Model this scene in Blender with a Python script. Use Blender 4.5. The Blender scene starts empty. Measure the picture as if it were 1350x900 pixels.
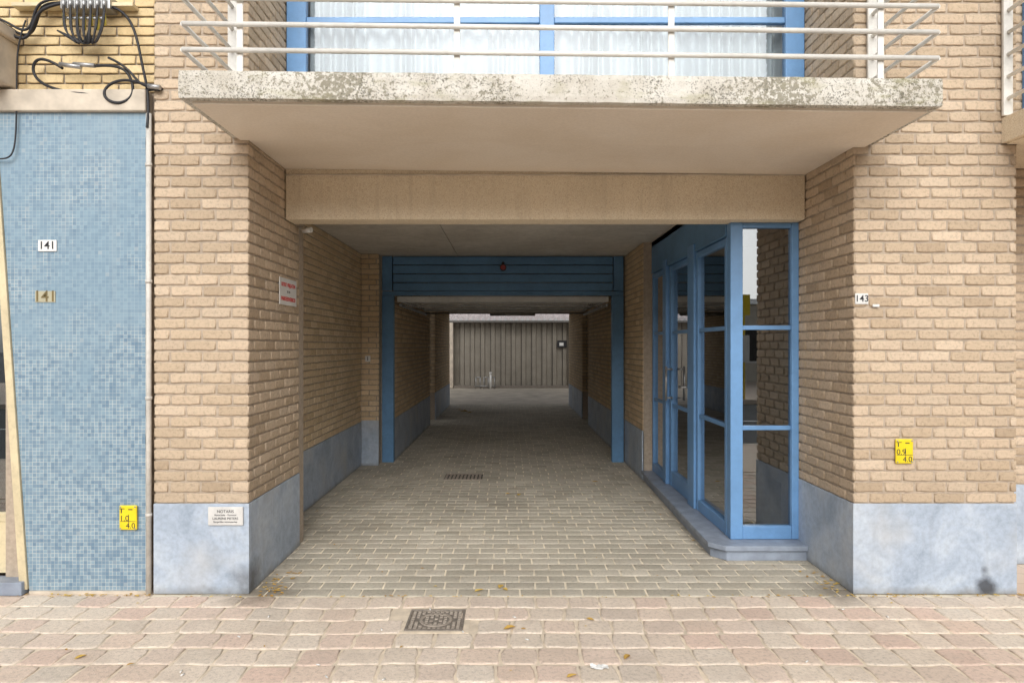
import bpy, math, random
from mathutils import Vector, noise as mnoise
random.seed(7)
R=random.random
S=bpy.context.scene
COL=S.collection

# ---------------------------------------------------------------- node helper
class M:
    def __init__(s,name,rough=.8,spec=.3):
        s.m=bpy.data.materials.new(name); s.m.use_nodes=True
        s.nt=s.m.node_tree; s.L=s.nt.links
        s.b=s.nt.nodes['Principled BSDF']; s.out=s.nt.nodes['Material Output']
        s.b.inputs['Roughness'].default_value=rough
        s.b.inputs['Specular IOR Level'].default_value=spec
        s.pos=s.nt.nodes.new('ShaderNodeNewGeometry').outputs['Position']
    def n(s,t,**k):
        nd=s.nt.nodes.new(t)
        for a,v in k.items(): setattr(nd,a,v)
        return nd
    def setin(s,sock,v):
        if hasattr(v,'is_output') : s.L.new(v,sock)
        else: sock.default_value=v
    def noise(s,scale,detail=4,rough=.55,vec=None,out='Fac',dist=0):
        nd=s.n('ShaderNodeTexNoise'); nd.inputs['Scale'].default_value=scale
        nd.inputs['Detail'].default_value=min(detail,3.5); nd.inputs['Roughness'].default_value=rough
        nd.inputs['Distortion'].default_value=dist
        s.L.new(vec or s.pos,nd.inputs['Vector']); return nd.outputs[out]
    def ramp(s,fac,stops):
        nd=s.n('ShaderNodeValToRGB'); cr=nd.color_ramp
        while len(cr.elements)>1: cr.elements.remove(cr.elements[-1])
        for i,(p,c) in enumerate(stops):
            e=cr.elements[0] if i==0 else cr.elements.new(p)
            e.position=p
            if not isinstance(c,tuple): c=(c,c,c)
            e.color=(*c,1)
        s.setin(nd.inputs[0],fac); return nd.outputs[0]
    def mix(s,fac,a,b,mode='MIX'):
        nd=s.n('ShaderNodeMixRGB',blend_type=mode)
        s.setin(nd.inputs[0],fac)
        for i,v in ((1,a),(2,b)):
            if isinstance(v,tuple) and len(v)==3: v=(*v,1)
            s.setin(nd.inputs[i],v)
        return nd.outputs[0]
    def math(s,op,a,b=0.,clamp=False):
        nd=s.n('ShaderNodeMath',operation=op); nd.use_clamp=clamp
        s.setin(nd.inputs[0],a); s.setin(nd.inputs[1],b); return nd.outputs[0]
    def mapping(s,sc=(1,1,1),rot=(0,0,0)):
        nd=s.n('ShaderNodeMapping'); nd.inputs['Scale'].default_value=sc; nd.inputs['Rotation'].default_value=rot
        s.L.new(s.pos,nd.inputs['Vector']); return nd.outputs[0]
    def sep(s):
        nd=s.n('ShaderNodeSeparateXYZ'); s.L.new(s.pos,nd.inputs[0]); return nd.outputs
    def xz(s,ax='X'):
        o=s.sep(); c=s.n('ShaderNodeCombineXYZ'); s.L.new(o[ax],c.inputs[0]); s.L.new(o['Z'],c.inputs[1]); return c.outputs[0]
    def color(s,c):
        if isinstance(c,tuple): c=(*c,1) if len(c)==3 else c
        s.setin(s.b.inputs['Base Color'],c)
    def bump(s,h,strength=.3,dist=.004):
        nd=s.n('ShaderNodeBump'); nd.inputs['Strength'].default_value=strength; nd.inputs['Distance'].default_value=dist
        s.L.new(h,nd.inputs['Height']); s.L.new(nd.outputs[0],s.b.inputs['Normal'])
    def near(s,pt,r,soft):
        nd=s.n('ShaderNodeVectorMath',operation='DISTANCE'); s.L.new(s.pos,nd.inputs[0]); nd.inputs[1].default_value=pt
        d=s.math('ADD',nd.outputs['Value'],s.math('MULTIPLY',s.math('SUBTRACT',s.noise(9,5,.7),.5),soft*1.6))
        mr=s.n('ShaderNodeMapRange'); s.L.new(d,mr.inputs[0])
        mr.inputs[1].default_value=r+soft; mr.inputs[2].default_value=r; mr.inputs[3].default_value=0; mr.inputs[4].default_value=1
        return mr.outputs[0]

def simple(name,c,rough=.6,var=.12,nscale=6,bump=0,bs=80,metal=0,spec=.4):
    m=M(name,rough,spec)
    f=m.noise(nscale,5,.6)
    m.color(m.mix(m.ramp(f,[(.3,0.),(.7,1.)]),tuple(x*(1-var) for x in c),tuple(min(1,x*(1+var)) for x in c)))
    m.b.inputs['Metallic'].default_value=metal
    if bump: m.bump(m.noise(bs,4),bump,.002)
    return m.m

def stone_mat(name,cols,fine=.25,big=.25,rough=.9,bump=.5,dirt=None,bigscale=1.2,lowdirt=False,vv=.22,stains=()):
    m=M(name,rough,.2)
    at=m.n('ShaderNodeAttribute',attribute_name='rnd'); sp=m.n('ShaderNodeSeparateColor'); m.L.new(at.outputs['Color'],sp.inputs[0])
    k=len(cols)
    c=m.ramp(sp.outputs[0],[(i/(k-1),cc) for i,cc in enumerate(cols)])
    v=m.math('ADD',m.math('MULTIPLY',sp.outputs[1],vv),1-vv/2)
    c=m.mix(1.,c,v,'MULTIPLY')
    c=m.mix(fine,c,m.ramp(m.noise(45,6,.7),[(.3,.25),(.5,.9),(.7,1.)]),'MULTIPLY')
    c=m.mix(big,c,m.ramp(m.noise(bigscale,5,.6),[(.35,.45),(.6,1.)]),'MULTIPLY')
    if dirt: c=m.mix(m.ramp(m.noise(3.2,6,.7),[(.52,0.),(.68,.5)]),c,dirt)
    for pt,r,sf,a in stains: c=m.mix(m.math('MULTIPLY',m.near(pt,r,sf),a),c,(.12,.095,.07))
    if lowdirt:
        mr=m.n('ShaderNodeMapRange'); m.L.new(m.math('ADD',m.sep()['Z'],m.math('MULTIPLY',m.noise(5,4),.5)),mr.inputs[0])
        mr.inputs[1].default_value=.75; mr.inputs[2].default_value=1.2; mr.inputs[3].default_value=.88; mr.inputs[4].default_value=1
        c=m.mix(1.,c,mr.outputs[0],'MULTIPLY')
    m.color(c)
    h=m.math('ADD',m.noise(170,5,.7),m.math('MULTIPLY',m.noise(34,4,.6),1.6))
    m.bump(h,bump,.004)
    return m.m

BR=stone_mat('tan_brick',[(.50,.385,.27),(.58,.455,.325),(.64,.51,.375),(.60,.47,.34),(.67,.54,.405)],.38,.10,.92,.8,lowdirt=True,vv=.15)
BRI=stone_mat('tan_brick_passage_lit',[(.66,.50,.32),(.72,.56,.37),(.77,.61,.42)],.3,.1,.92,.6,vv=.14)  # same tan brick, colour lightened to make up for the dim passage
YB=stone_mat('yellow_brick',[(.74,.57,.32),(.80,.63,.37),(.70,.53,.29)],.25,.15,.6,.3,vv=.12)
MORT=simple('brick_mortar',(.43,.355,.28),.95,.15,30,.4,200)
ST=[((-1.60,4.42,0),.05,.28,.6),((2.15,4.42,0),.05,.24,.6)]
PAV=stone_mat('pavement_paver',[(.76,.60,.49),(.79,.68,.57),(.81,.70,.58),(.74,.65,.55),(.77,.59,.49),(.82,.73,.62)],.4,.15,.9,.6,dirt=(.56,.47,.39),vv=.12,stains=ST)
DRV=stone_mat('driveway_paver',[(.48,.44,.36),(.54,.495,.41),(.60,.55,.46),(.51,.47,.385)],.4,.25,.85,.5,dirt=(.40,.345,.27),vv=.16,stains=ST+[((-.1,7.0,0),.1,.9,.12)])
SAND=simple('joint_sand',(.72,.62,.49),.95,.2,8,.4,150)
SAND2=simple('driveway_joint_sand',(.76,.68,.54),.95,.25,5,.4,150)

def bluestone():
    m=M('bluestone',.55,.35)
    a=m.ramp(m.noise(3.5,7,.65,dist=.6),[(.3,(.33,.395,.485)),(.5,(.43,.50,.60)),(.7,(.53,.595,.67))])
    a=m.mix(.45,a,m.ramp(m.noise(30,6,.7),[(.35,.65),(.6,1.)]),'MULTIPLY')
    a=m.mix(m.ramp(m.noise(1.6,5,.6),[(.5,0.),(.75,.55)]),a,(.56,.54,.50))
    z=m.sep()['Z']; zz=m.math('ADD',z,m.math('MULTIPLY',m.noise(7,5,.7),.12))
    a=m.mix(m.ramp(zz,[(.05,.65),(.11,0.)]),a,(.19,.175,.15))
    a=m.mix(m.math('MULTIPLY',m.near((3.07,4.395,.05),.03,.055),.85),a,(.035,.035,.04))
    a=m.mix(m.math('MULTIPLY',m.near((3.06,4.395,.15),.0,.04),.8),a,(.05,.05,.055))
    a=m.mix(m.math('MULTIPLY',m.near((-1.675,4.47,.08),.03,.12),.7),a,(.06,.055,.05))
    a=m.mix(m.ramp(m.noise(6,4,.6,vec=m.mapping((3,3,.25))),[(.58,0.),(.75,.3)]),a,(.27,.29,.32))
    m.color(a); m.bump(m.noise(120,5,.6),.25,.002); return m.m
BLUE_ST=bluestone()
DARK_ST=simple('bluestone_sill',(.26,.30,.37),.5,.2,8,.15,90)

def concrete_agg():
    m=M('exposed_aggregate_concrete',.9,.2)
    v=m.n('ShaderNodeTexVoronoi'); v.inputs['Scale'].default_value=210; m.L.new(m.pos,v.inputs['Vector'])
    sp=m.n('ShaderNodeSeparateColor'); m.L.new(v.outputs['Color'],sp.inputs[0])
    c=m.ramp(sp.outputs[0],[(0.,(.62,.50,.35)),(.3,(.78,.66,.49)),(.7,(.82,.71,.54)),(1.,(.88,.79,.63))])
    c=m.mix(.4,c,m.ramp(m.noise(2.5,6,.6),[(.3,.8),(.65,1.)]),'MULTIPLY')
    c=m.mix(m.ramp(m.noise(5,4,.6,vec=m.mapping((3,3,.3))),[(.55,0.),(.75,.25)]),c,(.42,.34,.24))
    m.color(c); m.bump(v.outputs['Distance'],.2,.002); return m.m
AGG=concrete_agg()

def soffit():
    m=M('painted_soffit',.85,.2)
    c=m.ramp(m.noise(1.3,6,.6,dist=.5),[(.3,(.78,.68,.56)),(.55,(.84,.75,.64)),(.75,(.87,.79,.69))])
    c=m.mix(.35,c,m.ramp(m.noise(60,5,.7),[(.35,.8),(.6,1.)]),'MULTIPLY')
    m.color(c); m.bump(m.noise(150,4),.15,.002); return m.m
SOF=soffit()

def fascia():
    m=M('weathered_balcony_edge',.95,.1)
    c=m.ramp(m.noise(5,6,.65),[(.3,(.54,.50,.43)),(.6,(.70,.67,.61))])
    st=m.noise(1.6,3,.5,vec=m.mapping((1,1,.15)))
    sp=m.noise(38,7,.8)
    thr=m.math('ADD',sp,m.math('MULTIPLY',m.math('SUBTRACT',st,.5),.75))
    c=m.mix(m.ramp(thr,[(.51,0.),(.59,.75)]),c,(.20,.18,.12))
    sp2=m.noise(95,4,.8)
    c=m.mix(m.ramp(m.math('ADD',sp2,m.math('MULTIPLY',m.math('SUBTRACT',m.noise(3,3,.5),.5),.5)),[(.56,0.),(.62,.75)]),c,(.09,.085,.065))
    c=m.mix(m.ramp(m.noise(4,4,.6,vec=m.mapping((1,1,2.5))),[(.56,0.),(.68,.4)]),c,(.38,.36,.20))
    m.color(c); m.bump(m.math('ADD',m.noise(90,5,.7),m.noise(25,4)),.6,.005); return m.m
FAS=fascia()

def ceil_mat():
    m=M('passage_ceiling_concrete',.85,.2)
    c=m.ramp(m.noise(1.5,6,.6,dist=.6),[(.3,(.58,.54,.48)),(.7,(.72,.68,.62))])
    c=m.mix(.4,c,m.ramp(m.noise(14,6,.7),[(.35,.6),(.6,1.)]),'MULTIPLY')
    m.color(c); return m.m
CEIL=ceil_mat()

def paint(name,c,rough=.38,grime=.25):
    m=M(name,rough,.5)
    a=m.mix(m.ramp(m.noise(2.2,5,.6),[(.35,0.),(.7,1.)]),tuple(x*.86 for x in c),tuple(min(1,x*1.1) for x in c))
    a=m.mix(grime,a,m.ramp(m.noise(22,6,.75),[(.3,.45),(.55,1.)]),'MULTIPLY')
    m.color(a); m.bump(m.noise(60,3),.05,.001); return m.m
BLUE=paint('blue_paint',(.16,.335,.61),.38,.15)
BLUE_SHADE=paint('blue_paint_shaded',(.13,.285,.50),.45)  # same blue paint, passage shading mixed into a darker colour
WHITE=paint('white_paint',(.80,.78,.73),.4,.2)
PALE=paint('pale_door_underside',(.84,.82,.77),.5,.2)
PIPE=paint('pvc_pipe',(.66,.63,.58),.5,.3)
CREAM=paint('cream_paint',(.68,.58,.38),.5,.3)
SIGNW=paint('sign_white',(.80,.80,.78),.35,.1)
YEL=paint('sign_yellow',(.86,.66,.02),.35,.15)
TAG=paint('tag_yellow',(.55,.46,.08),.5,.3)
BLACK=simple('black_rubber',(.022,.022,.026),.5,.2,20)
INK=simple('printing_ink',(.03,.03,.035),.6,.1)
REDINK=simple('red_ink',(.55,.02,.02),.6,.1)
BRASS=simple('brass_digits',(.22,.17,.08),.4,.2,10,metal=.5)
METAL=simple('galvanised_metal',(.42,.42,.42),.45,.2,12,metal=.8)
DARK=simple('dark_interior',(.05,.047,.045),.9,.2)
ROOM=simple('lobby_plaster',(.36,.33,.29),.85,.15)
IRON=simple('cast_iron',(.24,.21,.18),.7,.3,30,.5,90,metal=.2)
CONC=simple('ledge_concrete',(.58,.51,.42),.9,.25,5,.4,120)
MARB=simple('marble_plate',(.64,.63,.61),.35,.1,12)
ASPH=simple('asphalt',(.06,.06,.062),.9,.2,20,.5,200)
CREAMW=simple('opposite_render',(.60,.56,.48),.85,.1,3)
SLATE=simple('slate_roof',(.09,.09,.10),.7,.2,8)

def mosaic():
    m=M('blue_glass_mosaic',.35,.5)
    uv=m.xz('X')
    b=m.n('ShaderNodeTexBrick',offset=0.,squash=1.); m.L.new(uv,b.inputs['Vector'])
    b.inputs['Scale'].default_value=1; b.inputs['Brick Width'].default_value=.0235; b.inputs['Row Height'].default_value=.0235
    b.inputs['Mortar Size'].default_value=.0015; b.inputs['Mortar Smooth'].default_value=.2; b.inputs['Bias'].default_value=0
    b.inputs['Color1'].default_value=(.185,.285,.375,1); b.inputs['Color2'].default_value=(.23,.34,.425,1); b.inputs['Mortar'].default_value=(.22,.325,.405,1)
    big=m.noise(1.4,5,.6,dist=.4)
    c=m.mix(m.ramp(big,[(.35,0.),(.7,.5)]),b.outputs['Color'],(.255,.355,.43))
    z=m.sep()['Z']
    zone=m.math('ADD',m.math('ADD',m.noise(2.2,6,.75),m.math('MULTIPLY',m.noise(30,4,.8,vec=m.mapping((1,1,.1))),.35)),m.math('MULTIPLY',z,-.07))
    gm=m.math('MULTIPLY',b.outputs['Fac'],m.ramp(zone,[(.46,.2),(.64,1.)]))
    c=m.mix(gm,c,(.56,.58,.55))
    wn=m.n('ShaderNodeTexWhiteNoise',noise_dimensions='2D')
    sn=m.n('ShaderNodeVectorMath',operation='SNAP'); m.L.new(uv,sn.inputs[0]); sn.inputs[1].default_value=(.0235,.0235,.0235); m.L.new(sn.outputs[0],wn.inputs['Vector'])
    c=m.mix(m.math('MULTIPLY',m.ramp(wn.outputs['Value'],[(.3,.0),(1.,.75)]),m.ramp(zone,[(.42,.3),(.66,1.)])),c,(.10,.185,.28))
    c=m.mix(m.ramp(wn.outputs['Value'],[(.990,0.),(.992,.35)]),c,(.50,.54,.54))
    c=m.mix(m.ramp(m.noise(1.1,4,.6,vec=m.mapping((4,1,.35))),[(.56,0.),(.72,.3)]),c,(.36,.42,.45))
    m.color(c); inv=m.math('SUBTRACT',1.,b.outputs['Fac']); m.bump(inv,.3,.0015); return m.m
MOS=mosaic()

def brickshader(name,c1,c2,mo,ax='X',bw=.2,bh=.07):
    m=M(name,.9,.2); b=m.n('ShaderNodeTexBrick'); m.L.new(m.xz(ax),b.inputs['Vector'])
    b.inputs['Scale'].default_value=1; b.inputs['Brick Width'].default_value=bw; b.inputs['Row Height'].default_value=bh
    b.inputs['Mortar Size'].default_value=.006
    for k,v in (('Color1',c1),('Color2',c2),('Mortar',mo)): b.inputs[k].default_value=(*v,1)
    m.color(m.mix(.4,b.outputs['Color'],m.ramp(m.noise(5,5),[(.3,.6),(.7,1.)]),'MULTIPLY')); return m.m
BRS=brickshader('upper_brickwork',(.56,.44,.32),(.62,.49,.36),(.48,.40,.31))
REDB=brickshader('opposite_red_brick',(.34,.17,.12),(.28,.13,.09),(.35,.3,.26))

def paversheet():
    m=M('pavement_sheet',.9,.2); b=m.n('ShaderNodeTexBrick'); m.L.new(m.pos,b.inputs['Vector'])
    b.inputs['Scale'].default_value=1; b.inputs['Brick Width'].default_value=.2; b.inputs['Row Height'].default_value=.2; b.inputs['Mortar Size'].default_value=.006
    for k,v in (('Color1',(.70,.57,.47)),('Color2',(.74,.63,.52)),('Mortar',(.6,.5,.4))): b.inputs[k].default_value=(*v,1)
    m.color(b.outputs['Color']); return m.m
PSH=paversheet()

def glass(name,base,k,tint=(.8,.85,.85)):
    m=M(name); nt=m.nt
    g=m.n('ShaderNodeBsdfGlossy'); g.inputs['Roughness'].default_value=.006; g.inputs['Color'].default_value=(.95,.97,1,1)
    t=m.n('ShaderNodeBsdfTransparent'); t.inputs['Color'].default_value=(*tint,1)
    fr=m.n('ShaderNodeFresnel'); fr.inputs['IOR'].default_value=1.5
    f=m.math('ADD',m.math('MULTIPLY',fr.outputs[0],k),base,True)
    bp=m.n('ShaderNodeBump'); bp.inputs['Strength'].default_value=.02; bp.inputs['Distance'].default_value=.01
    m.L.new(m.noise(1.7,1),bp.inputs['Height']); m.L.new(bp.outputs[0],g.inputs['Normal'])
    mx=m.n('ShaderNodeMixShader'); m.L.new(f,mx.inputs[0]); m.L.new(t.outputs[0],mx.inputs[1]); m.L.new(g.outputs[0],mx.inputs[2])
    m.L.new(mx.outputs[0],m.out.inputs['Surface']); return m.m
GLASS=glass('window_glass',.17,1.6,(.6,.65,.65))
GLASSU=glass('upper_window_glass',.0,.9,(.88,.91,.92))
def curtain():
    m=M('sheer_curtain',.9,.1)
    m.color(m.mix(m.ramp(m.noise(3,3,.6,vec=m.mapping((6,1,.2))),[(.35,0.),(.65,1.)]),(.52,.54,.56),(.70,.71,.72)))
    return m.m
CUR=curtain()

# ---------------------------------------------------------------- mesh helpers
def empty(name,loc=(0,0,0)):
    o=bpy.data.objects.new(name,None); o.location=loc; COL.objects.link(o); o.empty_display_size=.2; return o
def par(o,p):
    if p: o.parent=p
    return o
def mesh(name,v,f,mat,parent=None,smooth=False,bevel=0,seg=2):
    me=bpy.data.meshes.new(name); me.from_pydata(v,[],f); me.update()
    o=bpy.data.objects.new(name,me); COL.objects.link(o)
    if mat: me.materials.append(mat)
    if smooth:
        for p in me.polygons: p.use_smooth=True
    if bevel:
        b=o.modifiers.new('bevel','BEVEL'); b.width=bevel; b.segments=seg; b.limit_method='ANGLE'; b.angle_limit=math.radians(40)
    par(o,parent); return o
def boxes(name,lst,mat,parent=None,bevel=.003):
    v=[];f=[]
    for (x0,x1,y0,y1,z0,z1) in lst:
        n=len(v)
        v+=[(x0,y0,z0),(x1,y0,z0),(x1,y1,z0),(x0,y1,z0),(x0,y0,z1),(x1,y0,z1),(x1,y1,z1),(x0,y1,z1)]
        f+=[tuple(n+i for i in q) for q in ((0,3,2,1),(4,5,6,7),(0,1,5,4),(1,2,6,5),(2,3,7,6),(3,0,4,7))]
    return mesh(name,v,f,mat,parent,bevel=bevel)
def prism(name,pts,z0,z1,mat,parent=None,bevel=.004):
    n=len(pts); v=[(x,y,z0) for x,y in pts]+[(x,y,z1) for x,y in pts]
    f=[tuple(range(n))[::-1],tuple(range(n,2*n))]+[(i,(i+1)%n,n+(i+1)%n,n+i) for i in range(n)]
    return mesh(name,v,f,mat,parent,bevel=bevel)
def cyl(v,f,p0,p1,r,n=10):
    p0=Vector(p0);p1=Vector(p1);d=(p1-p0).normalized()
    a=d.orthogonal().normalized(); b=d.cross(a); k=len(v)
    for p in (p0,p1):
        for i in range(n):
            t=2*math.pi*i/n; v.append(tuple(p+a*math.cos(t)*r+b*math.sin(t)*r))
    f.append(tuple(k+i for i in range(n))[::-1]); f.append(tuple(k+n+i for i in range(n)))
    for i in range(n): f.append((k+i,k+(i+1)%n,k+n+(i+1)%n,k+n+i))
def rods(name,lst,mat,parent=None,n=10):
    v=[];f=[]
    for p0,p1,r in lst: cyl(v,f,p0,p1,r,n)
    o=mesh(name,v,f,mat,parent)
    for p in o.data.polygons: p.use_smooth=len(p.vertices)==4
    return o
def cable(name,pts,r,mat,parent=None):
    c=bpy.data.curves.new(name,'CURVE'); c.dimensions='3D'; c.bevel_depth=r; c.bevel_resolution=3; c.resolution_u=10
    s=c.splines.new('NURBS'); s.points.add(len(pts)-1); s.use_endpoint_u=True; s.order_u=4
    for i,p in enumerate(pts): s.points[i].co=(*p,1)
    o=bpy.data.objects.new(name,c); COL.objects.link(o); c.materials.append(mat); par(o,parent); return o
def text(name,s,loc,size,mat,parent=None,rz=0,align='CENTER',off=0.0):
    c=bpy.data.curves.new(name,'FONT'); c.body=s; c.size=size; c.align_x=align; c.align_y='CENTER'; c.extrude=.0006; c.offset=off
    o=bpy.data.objects.new(name,c); COL.objects.link(o); o.location=loc; o.rotation_euler=(math.pi/2,0,rz)
    c.materials.append(mat); par(o,parent); return o

def stones(name,O,U,V,W,H,bw,bh,gap,depth,mat,parent=None,offs=.5,row0=0,jit=.0012,seg=.045,tilt=0.,inset=.007,shift=0.,edgegap=False,holes=(),wv=.03,wave=0.):
    O=Vector(O);U=Vector(U);V=Vector(V);N=U.cross(V)
    vs=[];fs=[];cols=[]
    r=0; v0=0
    while v0<H-.012:
        v1=min(v0+bh,H)
        u=-((offs*bw) if (r+row0)%2 else 0)-shift
        while u<W-.015:
            w=bw*(1+ (R()-.5)*wv*2)
            a=max(u,0);b=min(u+w,W); 
            if b>W-.03: b=W
            u+=w
            if b-a<.03: continue
            cu=(a+b)/2;cv=(v0+v1)/2
            if any(h[0]<cu<h[1] and h[2]<cv<h[3] for h in holes): continue
            g=gap/2
            a2=a+(g if (a>0 or edgegap) else 0); b2=b-(g if (b<W or edgegap) else 0); c2=v0+g; d2=v1-g
            P=[]
            nu=max(1,int((b2-a2)/seg)) if seg else 1; nv=max(1,int((d2-c2)/seg)) if seg else 1
            for i in range(nu): P.append((a2+(b2-a2)*i/nu,c2))
            for i in range(nv): P.append((b2,c2+(d2-c2)*i/nv))
            for i in range(nu): P.append((b2-(b2-a2)*i/nu,d2))
            for i in range(nv): P.append((a2,d2-(d2-c2)*i/nv))
            hu=(b2-a2)/2;hv=(d2-c2)/2;mu=(a2+b2)/2;mv=(c2+d2)/2
            P=[(p[0]+(R()-.5)*2*jit,p[1]+(R()-.5)*2*jit) for p in P]
            t1=(R()-.5)*tilt;t2=(R()-.5)*tilt;dz=(R()-.5)*tilt*.04
            n=len(P);k=len(vs)
            for ring,(ins,dd) in enumerate(((0,-.002),(0.,depth*.55),(inset*.35,depth*.88),(inset,depth))):
                for (pu,pv) in P:
                    su=(hu-ins)/hu; sv=(hv-ins)/hv
                    x=mu+(pu-mu)*su; y=mv+(pv-mv)*sv
                    cx=abs(x-mu)/hu; cy=abs(y-mv)/hv
                    if cx>.9 and cy>.8 and ring>0:
                        x-=math.copysign(inset*.35,x-mu); y-=math.copysign(inset*.35,y-mv)
                    d=dd+((x-mu)*t1+(y-mv)*t2+dz if ring else 0)
                    if wave:
                        y+=wave*mnoise.noise(Vector((x*1.1,y*.5,3))); x+=wave*.8*mnoise.noise(Vector((x*.6,y*1.4,9)))
                    vs.append(tuple(O+U*x+V*y+N*d))
            for q in range(3):
                for i in range(n):
                    j=(i+1)%n; fs.append((k+q*n+i,k+q*n+j,k+(q+1)*n+j,k+(q+1)*n+i))
            fs.append(tuple(k+3*n+i for i in range(n)))
            c=(R(),R(),R(),1); cols+=[c]*(4*n)
        v0+=bh; r+=1
    o=mesh(name,vs,fs,mat,parent)
    me=o.data
    at=me.attributes.new('rnd','FLOAT_COLOR','POINT'); at.data.foreach_set('color',[x for c in cols for x in c])
    me.polygons.foreach_set('use_smooth',[len(p.vertices)==4 for p in me.polygons])
    return o

def elev(u,v):  # measured facade elevation (survey units, 204.4 per metre) -> metres
    return (u-672)/204.4, 1.6+(455-v)/204.4

X=(1,0,0);Y=(0,1,0);Z=(0,0,1);NY=(0,-1,0);NX=(-1,0,0)
F=4.4; BH=.58
# ---------------------------------------------------------------- apartment building
AB=empty('apartment_building')
e=.010
boxes('wall_core',[(-2.295+e,-1.683-e,F+e,5.6,0,9),(2.216+e,3.268-e,F+e,5.6,0,9),
  (-2.29,-1.98-e,5.46+e+.001,9.1,0,2.83),(-2.29,-1.60-e,9.35+e,13.7,0,2.83),(-2.29,-1.60-e,14.7,18.2,0,2.83),
  (-2.29,-1.75-e,9.1+e,9.34+e,0,2.83),
  (1.577+e+.001,3.0,8.12,9.34,0,2.83),(1.577+e,3.0,9.35,13.7,0,2.83),(1.577+e,3.0,14.9,18.2,0,2.83),(3.0,3.25,5.61,18.2,0,2.83)],MORT,AB,0)
kw=dict(tilt=.035,jit=.0026,seg=.032)
stones('brickwork_pier_front',(-2.295,F+e,BH),X,Z,.612,4.7-BH,.203,.0702,.0125,e,BR,AB,**kw)
stones('brickwork_pier_front_east',(2.216,F+e,BH),X,Z,1.052,4.7-BH,.203,.0702,.0125,e,BR,AB,shift=.1,**kw)
stones('brickwork_pier_side',(-1.683-e,F,BH),Y,Z,1.06,4.7-BH,.203,.0702,.0125,e,BR,AB,row0=1,**kw)
stones('brickwork_pier_side_east',(2.216+e,5.46,BH),NY,Z,1.06,4.7-BH,.203,.0702,.0125,e,BR,AB,shift=.06,**kw)
stones('brickwork_passage_wall',(-1.98-e,5.5,BH),Y,Z,3.6,2.82-BH,.203,.0702,.0125,e,BRI,AB,tilt=.02,jit=.002)
stones('brickwork_passage_pilaster',(-1.98,9.1+e,BH),X,Z,.235,2.82-BH,.203,.0702,.0125,e,BRI,AB,tilt=.02,jit=.002)
stones('brickwork_passage_wall_east',(1.577+e,9.35,BH),NY,Z,1.24,2.82-BH,.203,.0702,.0125,e,BRI,AB,tilt=.02,jit=.002)
for nm,o,u,w in (('a',(-1.60-e,9.46,BH),Y,4.24),('b',(-1.60-e,14.7,BH),Y,3.5),('c',(1.577+e,13.7,BH),NY,4.24),('d',(1.577+e,18.2,BH),NY,3.3)):
    stones('tunnel_brickwork_'+nm,o,u,Z,w,2.82-BH,.203,.0702,.0125,e,BRI,AB,seg=0)
for nm,o,u,w in (('a',(-2.0,14.7,BH),X,.4),('b',(1.577,14.9,BH),X,.4)):
    stones('tunnel_return_'+nm,o,u,Z,w,2.82-BH,.203,.0702,.0125,e,BRI,AB,seg=0)
boxes('upper_mass',[(-2.29,3.26,5.9,18.2,3.08,9),(-1.69,2.22,5.0,5.89,5.3,9)],BRS,AB,0)
p=.004
boxes('bluestone_plinth',[(-2.295,-1.683+p,F-p,F+.02,0,BH),(2.216-p,3.268,F-p,F+.02,0,BH)],BLUE_ST,AB,.004)
boxes('bluestone_plinth_side',[(-1.70,-1.683+p-.001,F+.021,5.46+p,0,BH-.001),(2.216-p+.001,2.24,F+.021,5.3,0,BH-.001)],BLUE_ST,AB,.003)
boxes('bluestone_plinth_passage',[(-2.0,-1.98+p,5.47,9.09,0,BH),(-1.98+p+.001,-1.75+p,9.09,9.11,0,BH+.02),
   (1.577-p,1.60,8.12,9.34,0,BH),(-1.62,-1.60+p,9.46,13.7,0,BH),(-1.62,-1.60+p,14.7,18.21,0,BH),(1.577-p,1.60,9.46,13.7,0,BH),(1.577-p,1.60,14.9,18.21,0,BH)],BLUE_ST,AB,.003)
boxes('lintel_beam',[(-1.68,2.213,5.11,5.32,2.54,2.99)],AGG,AB,.008)
boxes('lintel_drip_strip',[(-1.68,2.213,5.098,5.109,2.868,2.878)],CONC,AB,.002)
boxes('passage_ceiling',[(-1.985,-.712,5.33,9.33,2.82,3.04),(-.704,1.68,5.33,9.33,2.821,3.04),(-2.2,3.2,9.34,18.19,2.83,3.04),(1.685,3.2,5.33,9.33,2.76,3.04)],CEIL,AB,0)
boxes('tunnel_end_lintel',[(-1.6,1.577,17.95,18.21,2.47,2.83)],CEIL,AB,0)
boxes('roof_slab_void',[(-2.2,3.2,5.33,18.19,3.045,3.07)],DARK,AB,0)

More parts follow.
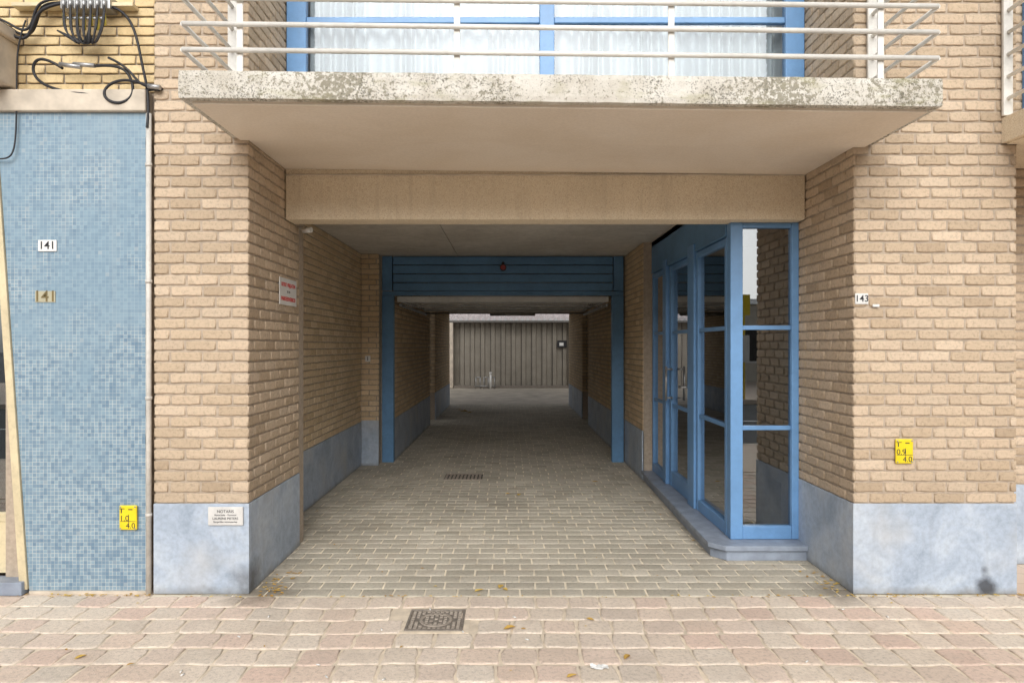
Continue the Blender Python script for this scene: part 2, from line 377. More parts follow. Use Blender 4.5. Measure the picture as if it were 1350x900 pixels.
# ---- balconies
def slab(name,x0,x1,y0,y1,z0,z1,mat,parent,tiltc,jit,nx=120,ny=3,nz=5):
    vs=[];fs=[]
    def grid(fn,a,b):
        k=len(vs)
        for j in range(b+1):
            for i in range(a+1): vs.append(fn(i/a,j/b))
        for j in range(b):
            for i in range(a): q=k+j*(a+1)+i; fs.append((q,q+1,q+a+2,q+a+1))
    def T(x,y,z):
        n=mnoise.noise(Vector((x*9,y*9,z*14)))+.6*mnoise.noise(Vector((x*31,y*31,z*31)))
        m2=mnoise.noise(Vector((x*12+5,y*7,z*5)))
        return (x,y+n*jit,z+tiltc*(x-(x0+x1)/2)+m2*jit*.7)
    L=lambda a,b,t:a+(b-a)*t
    grid(lambda s,t:T(L(x0,x1,s),y0+(.006 if t in(0,1) else 0),L(z0,z1,t)),nx,nz)
    grid(lambda s,t:T(L(x0,x1,s),L(y0+.006,y1,t),z1),nx,ny)
    grid(lambda s,t:T(L(x1,x0,s),L(y0+.006,y1,t),z0),nx,ny)
    grid(lambda s,t:T(x0,L(y1,y0+.006,s),L(z0,z1,t)),10,nz)
    grid(lambda s,t:T(x1,L(y0+.006,y1,s),L(z0,z1,t)),10,nz)
    return mesh(name,vs,fs,mat,parent)
TL=-.0115
BX0,BX1,BY=-1.787,2.335,3.68
slab('balcony_slab_edge',BX0,BX1,BY,F-.001,2.912,3.06,FAS,AB,TL,.0035)
def tz(x,z): return z+TL*(x-(BX0+BX1)/2)
def slopebox(name,x0,x1,y0,y1,z0,z1,mat):
    v=[(x0,y0,tz(x0,z0)),(x1,y0,tz(x1,z0)),(x1,y1,tz(x1,z0)),(x0,y1,tz(x0,z0)),(x0,y0,tz(x0,z1)),(x1,y0,tz(x1,z1)),(x1,y1,tz(x1,z1)),(x0,y1,tz(x0,z1))]
    f=[(0,3,2,1),(4,5,6,7),(0,1,5,4),(1,2,6,5),(2,3,7,6),(3,0,4,7)]
    return mesh(name,v,f,mat,AB,bevel=.003)
slopebox('balcony_soffit',BX0+.05,BX1-.05,BY+.055,F-.004,2.895,2.93,SOF)
slopebox('balcony_soffit_inner',-1.68,2.213,F-.003,5.105,2.895,3.05,SOF)
def railing(tag,x0,x1,y0,yw,posts,zt,parent,left=True,right=True,hook=None):
    L=[];B=[]
    zs=[3.178+.1405*i for i in range(7)]
    for z in zs:
        L.append(((x0,y0,zt(x0,z)),(x1,y0,zt(x1,z)),.0135))
        if left: L.append(((x0,y0,zt(x0,z)),(x0,yw,zt(x0,z)),.0125))
        if right: L.append(((x1,y0,zt(x1,z)),(x1,yw,zt(x1,z)),.0125))
    rods('railing_bars'+tag,L,WHITE,parent)
    for x in posts:
        B.append((x-.017,x+.017,y0+.014,y0+.026,zt(x,3.055),zt(x,zs[-1]+.02)))
        B.append((x-.045,x+.045,y0+.0,y0+.09,zt(x,3.055),zt(x,3.064)))
    for x,on in ((x0,left),(x1,right)):
        if on: B.append((x-.03,x+.03,yw-.03,yw-.008,zt(x,3.07),zt(x,zs[-1]+.02)))
    boxes('railing_posts'+tag,B,WHITE,parent,.003)
railing('',BX0+.012,BX1-.012,3.70,F-.004,(-1.47,-.287,.88,2.02),tz,AB)
slab('balcony_slab_edge_east',3.17,7.0,BY,F-.001,2.90,3.06,AGG,AB,0,.0035)
boxes('balcony_soffit_east',[(3.20,6.97,BY+.05,F-.004,2.892,2.93),(3.275,7,F-.003,5.0,2.892,3.05)],AGG,AB)
railing('_east',3.19,6.98,3.70,F-.004,(3.5,4.6,5.8),lambda x,z:z,AB,right=False)

# upper window
wy=5.12
boxes('upper_window_frame',[(-1.675,-1.53,wy,wy+.07,3.06,5.28),(2.07,2.212,wy,wy+.07,3.06,5.28),(.225,.335,wy,wy+.07,3.14,5.2),
  (-1.529,2.069,wy+.002,wy+.068,3.06,3.14),(-1.529,2.069,wy+.002,wy+.068,5.2,5.28),
  (-1.529,.224,wy+.01,wy+.06,4.02,4.065),(.336,2.069,wy+.01,wy+.06,4.02,4.065)],BLUE,AB,.005)
boxes('upper_window_glass',[(-1.53,.23,wy+.03,wy+.034,3.14,5.2),(.33,2.07,wy+.03,wy+.034,3.14,5.2)],GLASSU,AB,0)
vs=[];fs=[]
n=1400
for i in range(n+1):
    x=-1.66+3.86*i/n
    w=mnoise.noise(Vector((x*3,0,0)))*6
    a=.6+.7*abs(mnoise.noise(Vector((x*2.2,4,0))))*2
    for z in (3.08,5.3):
        y=5.28+.042*a*math.sin(x*62+w)+.02*mnoise.noise(Vector((x*14,z*.3,0)))
        vs.append((x,y,z))
for i in range(n): fs.append((2*i,2*i+2,2*i+3,2*i+1))
mesh('sheer_curtain',vs,fs,CUR,AB,True)

# entrance glazing
g0,g1,gb,gt=1.69,2.216,.115,2.54
wy0=5.225
FR=[];GL=[]
FR+=[(g0,g0+.095,wy0,wy0+.095,gb,gt),(g1-.055,g1,wy0+.005,wy0+.075,gb,gt),(g0+.096,g1-.056,wy0+.006,wy0+.074,gb,gb+.10),(g0+.096,g1-.056,wy0+.006,wy0+.074,gt-.04,gt-.001)]
for z in (.965,1.735): FR.append((g0+.096,g1-.056,wy0+.02,wy0+.06,z-.017,z+.017))
GL.append((g0+.09,g1-.05,wy0+.04,wy0+.045,gb+.09,gt-.03))
def sidepanel(y0,y1,bars,bottom=.1,st=.05,x=g0):
    FR.append((x,x+.06,y0,y0+st,gb,gt-.1)); FR.append((x,x+.06,y1-st,y1,gb,gt-.1))
    FR.append((x+.003,x+.057,y0+st,y1-st,gb,gb+bottom)); FR.append((x+.003,x+.057,y0+st,y1-st,gt-.15,gt-.1))
    for z in bars: FR.append((x+.012,x+.05,y0+st,y1-st,z-.017,z+.017))
    GL.append((x+.03,x+.035,y0+st-.01,y1-st+.01,gb+bottom-.01,gt-.14))
sidepanel(5.325,6.19,(.965,1.735))
FR.append((g0-.02,g0+.085,6.20,6.42,gb,gt-.02))
sidepanel(6.43,7.30,(.965,1.735),.16,.09,g0+.015)
FR.append((g0-.02,g0+.085,7.31,7.46,gb,gt-.02))
sidepanel(7.47,8.10,(.965,1.735))
boxes('entrance_window_frame',FR,BLUE,AB,.005)
boxes('entrance_window_header',[(g0-.005,g0+.08,5.33,8.11,gt-.09,2.819),(g0-.012,g0-.006,5.33,8.11,gt-.09,gt-.075)],BLUE_SHADE,AB,.003)
boxes('entrance_window_glass',GL,GLASS,AB,0)
hv=[]
for yy in (6.50,):
    hv+=[((g0-.045,yy,1.2),(g0-.045,yy+.12,1.2),.010),((g0-.045,yy,1.2),(g0+.02,yy,1.2),.011),((g0+.12,yy,1.2),(g0+.12,yy+.12,1.2),.010)]
hv+=[((g0-.05,7.16,1.02),(g0-.05,7.16,1.38),.012),((g0-.05,7.16,1.05),(g0+.02,7.16,1.05),.009),((g0-.05,7.16,1.35),(g0+.02,7.16,1.35),.009)]
rods('door_handle',hv,METAL,AB)
boxes('lobby_room',[(2.95,2.99,5.62,8.1,.1,2.75),(1.78,2.95,8.105,8.118,.1,2.75)],ROOM,AB,0)
boxes('lobby_inner_door',[(2.90,2.948,6.3,7.2,.101,2.2),(2.2,2.8,8.06,8.103,1.1,1.7)],CREAM,AB,.004)
boxes('lobby_floor',[(1.70,2.99,5.30,8.11,.0,.1)],ROOM,AB,0)
prism('entrance_step',[(1.50,5.17),(1.60,5.055),(2.212,5.055),(2.212,5.4),(1.72,5.4),(1.72,8.115),(1.56,8.115)],.075,.113,DARK_ST,AB,.005)
prism('entrance_step_riser',[(1.525,5.19),(1.615,5.08),(2.211,5.08),(2.211,5.38),(1.70,5.38),(1.70,8.11),(1.585,8.11)],0,.074,DARK_ST,AB,.002)

# garage door and frame
gy=9.34
fr=[(-1.748,-1.59,gy,gy+.10,0,2.28),(1.40,1.56,gy,gy+.10,0,2.28)]
boxes('garage_door_frame',fr,BLUE_SHADE,AB,.006)
hd=[(-1.748,1.56,gy+.012,gy+.09,2.282,2.34)]
zz=2.345
while zz<2.81: hd.append((-1.60,1.415,gy+.02,gy+.08,zz,min(zz+.110,2.815))); zz+=.120
hd+=[(-1.748,-1.61,gy+.005,gy+.09,2.345,2.818),(1.425,1.56,gy+.005,gy+.09,2.345,2.818)]
boxes('garage_door_header',hd,BLUE_SHADE,AB,.008)
boxes('garage_door_raised_panel',[(-1.50,1.33,9.50,12.1,2.215,2.24)],PALE,AB,.004)
boxes('garage_door_edge',[(-1.56,1.37,9.46,9.498,2.20,2.275)],PALE,AB,.004)
boxes('garage_door_ribs',[(-1.49,1.32,y,y+.03,2.190,2.213) for y in (9.55,10.3,11.1,11.9)]+[(-1.54,-1.505,9.51,12.4,2.14,2.18),(1.335,1.37,9.51,12.4,2.14,2.18)],METAL,AB,.002)
arm=[]
for sx,s in ((-1.5,1),(1.33,-1)):
    arm+=[((sx,9.5,2.2),(sx+s*.28,9.75,2.12),.012),((sx+s*.28,9.75,2.12),(sx+s*.1,10.3,2.17),.010)]
    for i in range(9): arm.append(((sx+s*(.03+i*.025),9.6+.01*i,2.13),(sx+s*(.04+i*.025),9.6+.01*i,2.19),.008))
arm+=[((-.35,12.1,2.15),(.45,12.1,2.15),.03),((-1.5,12.15,2.17),(1.33,12.15,2.17),.014)]
rods('garage_door_springs',arm,METAL,AB)
# ---------------------------------------------------------------- right hand neighbour
NB=empty('neighbouring_brick_house')
boxes('house_wall',[(3.28,8.5,5.0+e,12,0,9)],MORT,NB,0)
stones('house_brickwork',(3.28,5.0+e,BH),X,Z,2.6,4.7-BH,.203,.0702,.0125,e,BR,NB,seg=0)
boxes('house_plinth',[(3.272,8.5,4.995,5.03,0,BH)],BLUE_ST,NB)
boxes('house_window_frame',[(3.75,5.9,4.95,5.0,3.1,4.6)],BLUE,NB,.005)
boxes('house_window_pane',[(3.83,4.75,4.94,4.949,3.18,4.5),(4.85,5.8,4.94,4.949,3.18,4.5)],GLASS,NB,0)

# ---------------------------------------------------------------- left neighbour (blue mosaic)
LB=empty('mosaic_shopfront_building')
boxes('building_core',[(-8,-3.45,4.60,9,0,3.08),(-3.3,-2.30,4.47,9,0,3.1),(-8,-2.30,4.47,9,3.1,9)],MORT,LB,0)
xm=-2.345
def poly_panel(name,pts,y0,y1,mat,parent,bevel=.002):
    n=len(pts); v=[(x,y0,z) for x,z in pts]+[(x,y1,z) for x,z in pts]
    f=[tuple(range(n)),tuple(range(n,2*n))[::-1]]+[(i,n+i,n+(i+1)%n,(i+1)%n) for i in range(n)]
    return mesh(name,v,f,mat,parent,bevel=bevel)
pts=[(-3.10,.02),(xm,.02)]
for i in range(60): pts.append((xm+.008*(R()-.7),.04+3.04*i/60))
pts+=[(xm,3.10),(-3.32,3.10),(-3.29,2.76)]
poly_panel('mosaic_panel',pts,4.405,4.469,MOS,LB,0)
RUST=simple('rusty_edge',(.42,.33,.24),.9,.5,12,.5,60)
boxes('mosaic_edge_strip',[(xm+.001,xm+.02,4.412,4.468,.02,3.10)],RUST,LB,.002)
boxes('mosaic_skirting',[(-3.10,xm,4.40,4.469,-.005,.018)],CONC,LB,.002)
poly_panel('slanted_door_frame',[(-3.155,.03),(-3.103,.03),(-3.293,2.76),(-3.33,3.09),(-3.36,3.09)],4.39,4.55,CREAM,LB,.003)
boxes('shop_door_panel',[(-4.2,-3.14,4.50,4.54,.10,.44),(-4.2,-3.16,4.49,4.53,.44,.50)],CREAM,LB,.006)
boxes('shop_door_glass',[(-4.2,-3.17,4.515,4.52,.5,3.0)],GLASS,LB,0)
boxes('shop_door_back',[(-4.2,-3.17,4.56,4.59,.1,3.0)],DARK,LB,0)
boxes('shop_threshold',[(-4.2,-3.12,4.36,4.5,0,.085)],DARK_ST,LB,.006)
boxes('ledge',[(-5,xm+.01,4.37,4.469,3.10,3.24)],CONC,LB,.008)
stones('yellow_brickwork',(-4.0,4.46,3.245),X,Z,4.0-2.32,1.4,.24,.062,.010,.006,YB,LB,tilt=.015)
boxes('corner_bracket',[(-5,-3.20,4.1,4.45,3.26,3.55),(-5,-3.17,4.05,4.45,3.55,3.62)],CONC,LB,.01)
boxes('window_sill_upper',[(-3.20,-2.42,4.38,4.45,3.775,3.80)],CREAM,LB,.003)

px=elev(197,0)[0]
dp=empty('drain_pipe')
rods('pipe',[((px,4.395,-.01),(px,4.395,3.09),.0165)],PIPE,dp,14)
rods('pipe_clips',[((px,4.395,z),(px,4.395,z+.02),.021) for z in (.5,1.25,2.0,2.75)],PIPE,dp,14)

UC=empty('utility_cables')
def path(pts,y=4.385): return [(*[elev(u,v)[0]],y-(0.012*math.sin(i*1.7)),elev(u,v)[1]) for i,(u,v) in enumerate(pts)]
cable('cable_main',path([(-20,25),(5,28),(28,52),(48,45),(55,10),(75,6),(130,4),(165,14),(183,45),(190,90),(196,118),(198,150),(197,170)]),.0085,BLACK,UC)
cable('cable_bundle',path([(-20,35),(8,40),(30,58),(42,48),(50,30),(60,12),(90,6)],4.375),.010,BLACK,UC)
cable('cable_bundle_b',path([(-20,20),(12,30),(34,48),(46,38),(52,16),(64,3),(95,2)],4.365),.008,BLACK,UC)
cable('cable_loop',path([(85,92),(60,75),(42,85),(48,108),(80,122),(130,128),(170,122),(215,118)]),.009,BLACK,UC)
cable('cable_loop_b',path([(130,90),(165,88),(178,105),(180,130),(160,142),(140,132),(142,115),(165,105),(190,112),(214,122)],4.37),.009,BLACK,UC)
cable('cable_loop_c',path([(148,80),(175,92),(185,115),(200,118),(212,118)],4.36),.008,BLACK,UC)
cable('cable_drop',path([(38,30),(28,60),(26,110),(24,180),(22,212),(8,212),(-10,210)],4.375),.005,BLACK,UC)
rods('cable_connectors',[(path([(u-14,v)],4.365)[0],path([(u+14,v2)],4.365)[0],.014) for u,v,v2 in ((98,88,92),(116,88,90))]+[(path([(200,117)],4.36)[0],path([(216,119)],4.36)[0],.016)],METAL,UC)
JB=empty('cable_junction_box')
x0,z0=elev(85,12);x1,z1=elev(150,2)
boxes('mounting_plate',[(x0,x1,4.36,4.45,z0-.02,z1+.02),(x0+.02,x1-.02,4.35,4.37,z0-.09,z0-.075)],METAL,JB,.004)
cn=[];yl=[]
for i in range(7):
    xx=x0+.03+(x1-x0-.06)*i/6
    cn.append(((xx,4.35,z0+.035),(xx,4.35,z0-.02),.013))
    yl.append(((xx,4.35,z0-.055-.02*(i%2)),(xx+.004,4.35,z0-.13-.03*(i%2)),.010))
    for q in range(2):
        cable('drop_lead_%d_%d'%(i,q),[(xx+.008*q,4.35-.012*q,z0-.01),(xx+.014*q,4.335,z0-.13),(xx+.01*(3-i),4.33,z0-.21-.02*((i+q)%3)),(x0+.16+.01*i,4.36,z0-.27),(x0+.17-.2*q,4.38,z0-.15)],.0055,BLACK,JB)
rods('glands',cn,METAL,JB); rods('yellow_tags',yl,TAG,JB)

# ---------------------------------------------------------------- signs
def plate(name,u,v,w,h,mat,y=F-.004,t=.008,bev=.004):
    E=empty(name); x,z=elev(u,v)
    boxes('plate',[(x-w/2,x+w/2,y-t,y,z-h/2,z+h/2)],mat,E,bev); return E,x,z,y-t-.0008
E,x,z,y=plate('house_number_sign',63,324,.12,.075,SIGNW,4.404); text('digits','141',(x,y,z),.072,INK,E,off=.0006)
E=empty('house_number_digits'); x,z=elev(60,391)
text('digits','141',(x,4.398,z),.10,BRASS,E,off=.001); boxes('backing',[(x-.065,x+.065,4.399,4.404,z-.036,z+.036)],simple('aged_plate',(.45,.42,.30),.5),E,.001)
E,x,z,y=plate('house_number_sign',1135,394,.085,.07,SIGNW,F-.001); text('digits','143',(x,y,z),.06,INK,E,off=.0004)
E,x,z,y=plate('bell_label',1154,403,.045,.018,SIGNW,F-.001)
for u,v,a,b in ((171,681,'1.0','4.0'),(1190,594,'0.9','4.0')):
    E,x,z,y=plate('gas_marker_sign',u,v,.113,.158,YEL,F-.006 if u>400 else 4.395,t=.014,bev=.008)
    text('code_a',a,(x-.022,y,z-.005),.05,INK,E); text('code_b',b,(x+.018,y,z-.052),.05,INK,E)
    boxes('marks',[(x-.044,x-.038,y-.001,y+.002,z+.03,z+.055),(x-.052,x-.020,y-.001,y+.002,z+.056,z+.060),(x+.004,x+.03,y-.001,y+.002,z+.05,z+.056),
       (x+.004,x+.007,y-.001,y+.002,z-.03,z+.02),(x-.05,x+.05,y-.001,y+.002,z-.0245,z-.022)],INK,E,0)
    rods('screws',[((x+dx,y-.002,z+dz),(x+dx,y+.004,z+dz),.005) for dx in(-.046,.046) for dz in (-.068,.068)],METAL,E)
E,x,z,y=plate('name_plate',299,679,.225,.118,MARB,F-.005,t=.014)
text('line_a','NOTARIS',(x,y,z+.03),.026,INK,E); text('line_b','Associatie - Kantoor',(x,y,z+.008),.017,INK,E)
text('line_c','LAURENS PIETERS',(x,y,z-.015),.021,INK,E); text('line_d','Burgerlijke vennootschap',(x,y,z-.036),.015,INK,E)
E=empty('warning_sign'); xs=-1.683+.003
boxes('plate',[(xs,xs+.006,4.97,5.36,1.90,2.10)],SIGNW,E,.003)
text('line_a','UITRIT VRIJLATEN',(xs+.0068,5.165,2.05),.040,REDINK,E,math.pi/2,off=.0008)
text('line_b','24 / 24',(xs+.0068,5.165,2.0),.026,INK,E,math.pi/2)
text('line_c','PARKEERVERBOD',(xs+.0068,5.165,1.945),.042,REDINK,E,math.pi/2,off=.0008)
E=empty('garage_number_sign'); boxes('plate',[(-1.925,-1.855,9.085,9.096,1.38,1.46)],SIGNW,E,.003); text('digit','1',(-1.89,9.084,1.42),.07,INK,E,off=.001)
E=empty('motion_sensor'); rods('body',[((-1.62,5.36,2.50),(-1.55,5.33,2.50),.022),((-1.62,5.36,2.5),(-1.655,5.38,2.53),.010)],SIGNW,E)
E=empty('garage_warning_lamp'); rods('lamp_base',[((-.09,gy+.02,2.66),(-.09,gy-.05,2.66),.045),((-.09,gy+.02,2.72),(-.09,gy-.02,2.72),.02)],BLACK,E)
rods('lamp_lens',[((-.09,gy-.05,2.66),(-.09,gy-.09,2.655),.034)],simple('red_lens',(.30,.03,.025),.3,.1),E,14)

# ---------------------------------------------------------------- ground
def sheet(name,x0,x1,y0,y1,z,mat,parent=None): return mesh(name,[(x0,y0,z),(x1,y0,z),(x1,y1,z),(x0,y1,z)],[(0,1,2,3)],mat,parent)
sheet('ground',-150,150,-150,150,-.16,ASPH)
sheet('road',-60,60,-9.5,-.6,-.135,ASPH)
boxes('road_markings',[(-40+i*4,-38+i*4,-5.1,-5.0,-.134,-.130) for i in range(20)],SIGNW,None,0)
PV=empty('pavement')
boxes('pavement_bed',[(-60,60,-.45,4.359,-.15,-.007)],SAND,PV,0)
boxes('pavement_margin',[(-60,-2.301,4.36,4.62,-.15,-.003),(3.201,60,4.36,5.05,-.15,-.003)],PSH,PV,0)
boxes('pavement_outer',[(-60,-7,-.45,4.36,-.006,.0),(7,60,-.45,4.36,-.006,.0),(-7,7,-.45,1.9,-.006,0)],PSH,PV,0)
boxes('kerb',[(-60,60,-.6,-.452,-.15,.005)],CONC,PV,.01)
boxes('opposite_pavement',[(-60,60,-20,-9.5,-.15,0)],PSH,PV,.01)
stones('pavers',(-7,1.93,-.007),X,Y,14,2.43,.205,.187,.014,.007,PAV,PV,jit=.008,seg=.045,tilt=.02,inset=.013,holes=((-.43-.2+7,-.43+.2+7,1.90,2.21),),wv=.11,wave=.03)
DW=empty('driveway')
boxes('driveway_bed',[(-2.3,3.2,4.36,18.6,-.15,-.0065)],SAND2,DW,0)
stones('driveway_pavers',(-1.98,4.365,-.0065),X,Y,4.2,14.3,.205,.128,.011,.006,DRV,DW,jit=.003,seg=.1,tilt=.014,inset=.005)
sheet('courtyard_paving',-9,9,18.65,40,-.004,simple('courtyard_concrete',(.47,.42,.35),.9,.25,2,.3))

MC=empty('manhole_cover'); cx,cy=-.43,3.985
boxes('cover_bedding',[(cx-.20,cx+.20,cy-.17,cy+.17,-.0068,-.004)],SAND,MC,0)
boxes('cover_frame',[(cx-.165,cx+.165,cy-.15,cy-.135,-.02,.004),(cx-.165,cx+.165,cy+.135,cy+.15,-.02,.004),(cx-.165,cx-.15,cy-.134,cy+.134,-.02,.004),(cx+.15,cx+.165,cy-.134,cy+.134,-.02,.004),(cx-.149,cx+.149,cy-.134,cy+.134,-.02,-.003)],IRON,MC,.002)
STUD=simple('dusty_iron',(.36,.31,.26),.8,.3,30,.4,90)
b=[]
for i in range(11):
    for j in range(10):
        xx=cx-.135+i*.027; yy=cy-.12+j*.0267; d=math.hypot(xx-cx,yy-cy)
        if .055<d<.075 or d>.11 or (i+j)%2==0 and d<.05: 
            s=.009; b.append((xx-s,xx+s,yy-s,yy+s,-.0035,.003))
boxes('cover_studs',b,STUD,MC,.0015)
vs=[];fs=[];n=32
for r_,z_ in ((.08,-.0045),(.08,.003),(.095,.003),(.095,-.0045)):
    for i in range(n): t=2*math.pi*i/n; vs.append((cx+r_*math.cos(t),cy+r_*math.sin(t),z_))
for q in range(3):
    for i in range(n): fs.append((q*n+i,q*n+(i+1)%n,(q+1)*n+(i+1)%n,(q+1)*n+i))
mesh('cover_ring',vs,fs,STUD,MC)
DG=empty('drain_grate'); gx,gy2=-.56,8.3
boxes('grate_shade_plate',[(gx-.23,gx+.23,gy2-.17,gy2+.17,-.02,.0012)],simple('grate_shadow',(.10,.09,.075),.9),DG,0)  # dark plate, colours in the shade seen between the bars
boxes('grate_bars',[(gx-.22+i*.045,gx-.22+i*.045+.028,gy2-.16,gy2+.16,.0015,.006) for i in range(10)]+[(gx-.235,gx+.235,gy2-.18,gy2-.161,.0,.007),(gx-.235,gx+.235,gy2+.161,gy2+.18,.0,.007)],STUD,DG,.001)

vs=[];fs=[]
def leaf(x,y,s,z=.004):
    a=R()*6.28;k=len(vs)
    pts=[(-1,0,0),(-.5,.38,.18),(.1,.45,.22),(.6,.25,.12),(1,0,.05),(.6,-.25,.16),(.1,-.45,.25),(-.5,-.36,.15),(0,0,.02)]
    for p in pts:
        vs.append((x+s*(p[0]*math.cos(a)-p[1]*math.sin(a)),y+s*(p[0]*math.sin(a)+p[1]*math.cos(a)),z+s*p[2]*(.6+R()*.8)))
    for i in range(8): fs.append((k+i,k+(i+1)%8,k+8))
for (x,y,s) in ((-.06,4.52,.04),(-.03,4.47,.03),(.0,3.86,.04),(.47,3.98,.03),(-.2,4.45,.035),(.6,3.5,.035),(.1,7.3,.05),(-.02,7.35,.03),(1.0,8.0,.04),(.3,3.3,.03),(-1.1,16.5,.12),(-1.25,16.9,.1),(-.95,16.2,.08),(-2.2,3.5,.03),(-1.9,3.42,.02)): leaf(x,y,s)
for i in range(80):
    side=R()<.5
    leaf((-1.64+R()*.18) if side else (2.2-R()*.15),4.33+R()*.5,.008+R()*.012)
for i in range(90): leaf(-3+R()*6,4.33+abs(R()-.5)*.08,.006+R()*.010)
for i in range(50): leaf(-2.5+R()*5,3.2+R()*3.5,.006+R()*.010)
for i in range(40): leaf(-3.2+R()*.9,4.39-abs(R()-.5)*.08,.006+R()*.012)
for i in range(40): leaf(2.3+R()*1.2,4.385-abs(R()-.5)*.06,.006+R()*.012)
LF=M('dry_leaf',.8); LF.color(LF.ramp(LF.noise(3,2),[(.4,(.45,.26,.06)),(.6,(.62,.45,.12))]))
mesh('leaf_litter',vs,fs,LF.m)
vs=[];fs=[]
for j in range(7):
    for i in range(9):
        x=.40+i*.011; y=3.36+j*.008
        vs.append((x+.004*mnoise.noise(Vector((i,j,1))),y,.006+.022*abs(mnoise.noise(Vector((i*.6,j*.7,3))))))
for j in range(6):
    for i in range(8):
        if (i,j) in ((0,0),(7,5),(0,5),(7,0),(1,5)): continue
        q=j*9+i; fs.append((q,q+1,q+10,q+9))
mesh('paper_scrap',vs,fs,SIGNW)
rods('cigarette_butts',[((x,y,.006),(x+.02*math.cos(a),y+.02*math.sin(a),.006),.0038) for x,y,a in [(-2+R()*4.4,3.1+R()*1.1,R()*6) for _ in range(16)]],SIGNW,None,6)

# ---------------------------------------------------------------- courtyard
CG=empty('courtyard_garage')
vs=[];fs=[]
prof=[];x=-6
while x<6:
    prof+=[(x,0),(x+.19,0),(x+.22,.07),(x+.36,.07),(x+.39,0)]; x+=.39
k=len(prof)
for z in (.0,2.52):
    for (x,d) in prof: vs.append((x,26-d,z))
for i in range(k-1): fs.append((i,i+1,k+i+1,k+i))
mesh('corrugated_wall',vs,fs,paint('garage_cladding',(.30,.27,.225),.6,.3),CG)
boxes('cladding_seams',[(-6+.39*i+.2,-6+.39*i+.212,25.925,25.96,.09,2.44) for i in range(31)],DARK,CG,0)
vs=[];fs=[];n=240
for j,(y,z) in enumerate(((25.6,2.56),(31,3.7))):
    for i in range(n+1): x=-6+12*i/n; vs.append((x,y,z+.045*math.sin(x*30)))
for i in range(n): fs.append((i,i+1,n+1+i+1,n+1+i))
mesh('corrugated_roof',vs,fs,simple('fibre_cement',(.56,.50,.49),.9,.2,3),CG,True)
boxes('gutter',[(-6,6,25.52,25.62,2.45,2.53)],simple('zinc_gutter',(.16,.15,.14),.6),CG,.01)
boxes('garage_posts',[(-2.35,-2.12,25.5,25.95,0,2.44),(2.3,2.5,25.5,25.95,0,2.44)],CONC,CG,.01)
boxes('garage_kerb',[(-6,6,25.6,25.9,0,.08)],IRON,CG,.01)
boxes('garage_volume',[(-6,6,26.05,31,0,2.4)],DARK,CG,0)
E=empty('wall_sign'); boxes('board',[(1.80,2.16,25.86,25.90,1.52,1.78)],INK,E,.004); boxes('label',[(1.88,2.04,25.855,25.859,1.58,1.70)],SIGNW,E,0)
E=empty('bicycle_rack')
lst=[]
for x in (-1.25,-.95,-.72):
    lst+=[((x,25.2,0),(x,25.2,.42),.02),((x,25.2,.42),(x+.16,25.2,.42),.02),((x+.16,25.2,.42),(x+.16,25.2,0),.02)]
lst+=[((-1.3,25.2,.10),(-.5,25.2,.10),.02)]
rods('rack_hoops',lst,METAL,E)
rods('bollard',[((-.70,25.0,0),(-.70,25.0,.55),.04),((-.70,25.0,.55),(-.70,25.0,.62),.055)],SIGNW,E)
boxes('courtyard_wall',[(-9,-6.05,18.3,31,0,2.6),(6.05,9,18.3,31,0,2.6)],BRS,None,0)

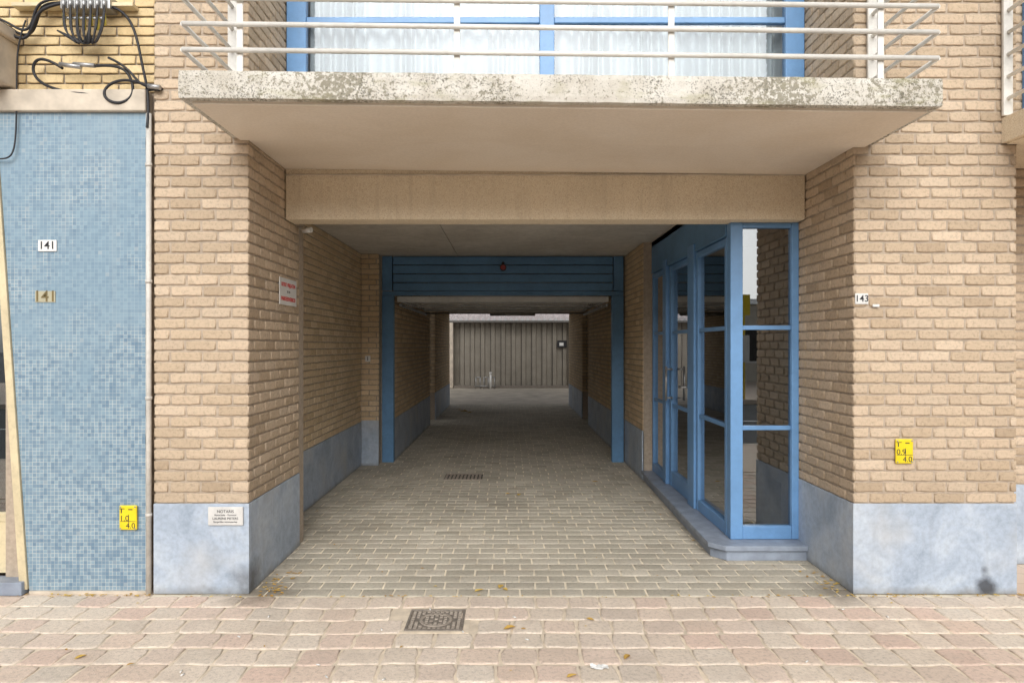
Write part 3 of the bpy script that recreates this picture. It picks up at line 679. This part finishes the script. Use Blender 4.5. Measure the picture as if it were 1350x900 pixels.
# ---------------------------------------------------------------- across the street
def house(name,x0,x1,h,mat,nw,ridge=2.2,yf=-19.5):
    H=empty(name)
    boxes('walls',[(x0+.01,x1-.01,yf-8,yf,0,h)],mat,H,0)
    w=(x1-x0)/nw; fr=[];gl=[]
    for s in range(max(1,int(h//3))):
        for i in range(nw):
            a=x0+w*(i+.2);b=x0+w*(i+.8);z=.9+3*s
            fr+=[(a-.06,a,yf-.02,yf+.04,z,z+1.5),(b,b+.06,yf-.02,yf+.04,z,z+1.5),(a-.06,b+.06,yf-.02,yf+.04,z+1.5,z+1.56),(a-.1,b+.1,yf-.02,yf+.1,z-.08,z)]
            gl.append((a,b,yf-.01,yf+.015,z,z+1.5))
    boxes('window_frames',fr,SIGNW,H,.005); boxes('window_panes',gl,DARK,H,0)
    v=[(x0,yf+.2,h),(x1,yf+.2,h),(x1,yf-8.2,h),(x0,yf-8.2,h),(x0,yf-4,h+ridge),(x1,yf-4,h+ridge)]
    mesh('roof',v,[(0,1,5,4),(2,3,4,5),(0,4,3),(1,2,5),(0,3,2,1)],SLATE,H)
house('brick_house',-16,-6,6.0,REDB,4); house('rendered_house',-6,2.5,5.4,CREAMW,3); house('brick_house',2.5,9.2,5.8,REDB,2); house('rendered_house',9.2,17,3.4,CREAMW,3,.5); house('brick_house',17,28,5.6,REDB,4)
E=empty('bus_stop_pole')
rods('pole',[((6.95,-9.8,0),(6.95,-9.8,3.1),.06)],YEL,E); boxes('flag',[(6.7,7.15,-9.83,-9.77,2.5,3.1)],YEL,E); boxes('timetable',[(6.8,7.1,-9.72,-9.68,1.1,1.9)],SIGNW,E)

# ---------------------------------------------------------------- light
w=bpy.data.worlds.new('World'); S.world=w; w.use_nodes=True; nt=w.node_tree
bg=nt.nodes['Background']; sky=nt.nodes.new('ShaderNodeTexSky'); sky.sky_type='NISHITA'; sky.sun_disc=False
EL=31
sky.sun_elevation=math.radians(EL); sky.sun_rotation=math.radians(180); sky.dust_density=3
hs=nt.nodes.new('ShaderNodeHueSaturation'); hs.inputs['Saturation'].default_value=.18
nt.links.new(sky.outputs[0],hs.inputs['Color']); nt.links.new(hs.outputs[0],bg.inputs['Color']); bg.inputs['Strength'].default_value=.15
sd=bpy.data.lights.new('sun','SUN'); sd.energy=2.2; sd.angle=math.radians(50); sd.color=(1,.975,.93)
so=bpy.data.objects.new('sun',sd); COL.objects.link(so)
so.rotation_euler=Vector((0,math.cos(math.radians(EL)),-math.sin(math.radians(EL)))).to_track_quat('-Z','Y').to_euler()
so.location=(0,-8,9)
cd=bpy.data.cameras.new('camera'); cd.lens=24; cd.sensor_width=36; cd.clip_end=500; cd.clip_start=.05
cd.shift_x=3/1350; cd.shift_y=5/1350
co=bpy.data.objects.new('camera',cd); co.location=(0,0,1.6); co.rotation_euler=(math.pi/2,0,0); COL.objects.link(co); S.camera=co
S.view_settings.view_transform='Standard'; S.view_settings.look='None'; S.view_settings.exposure=0
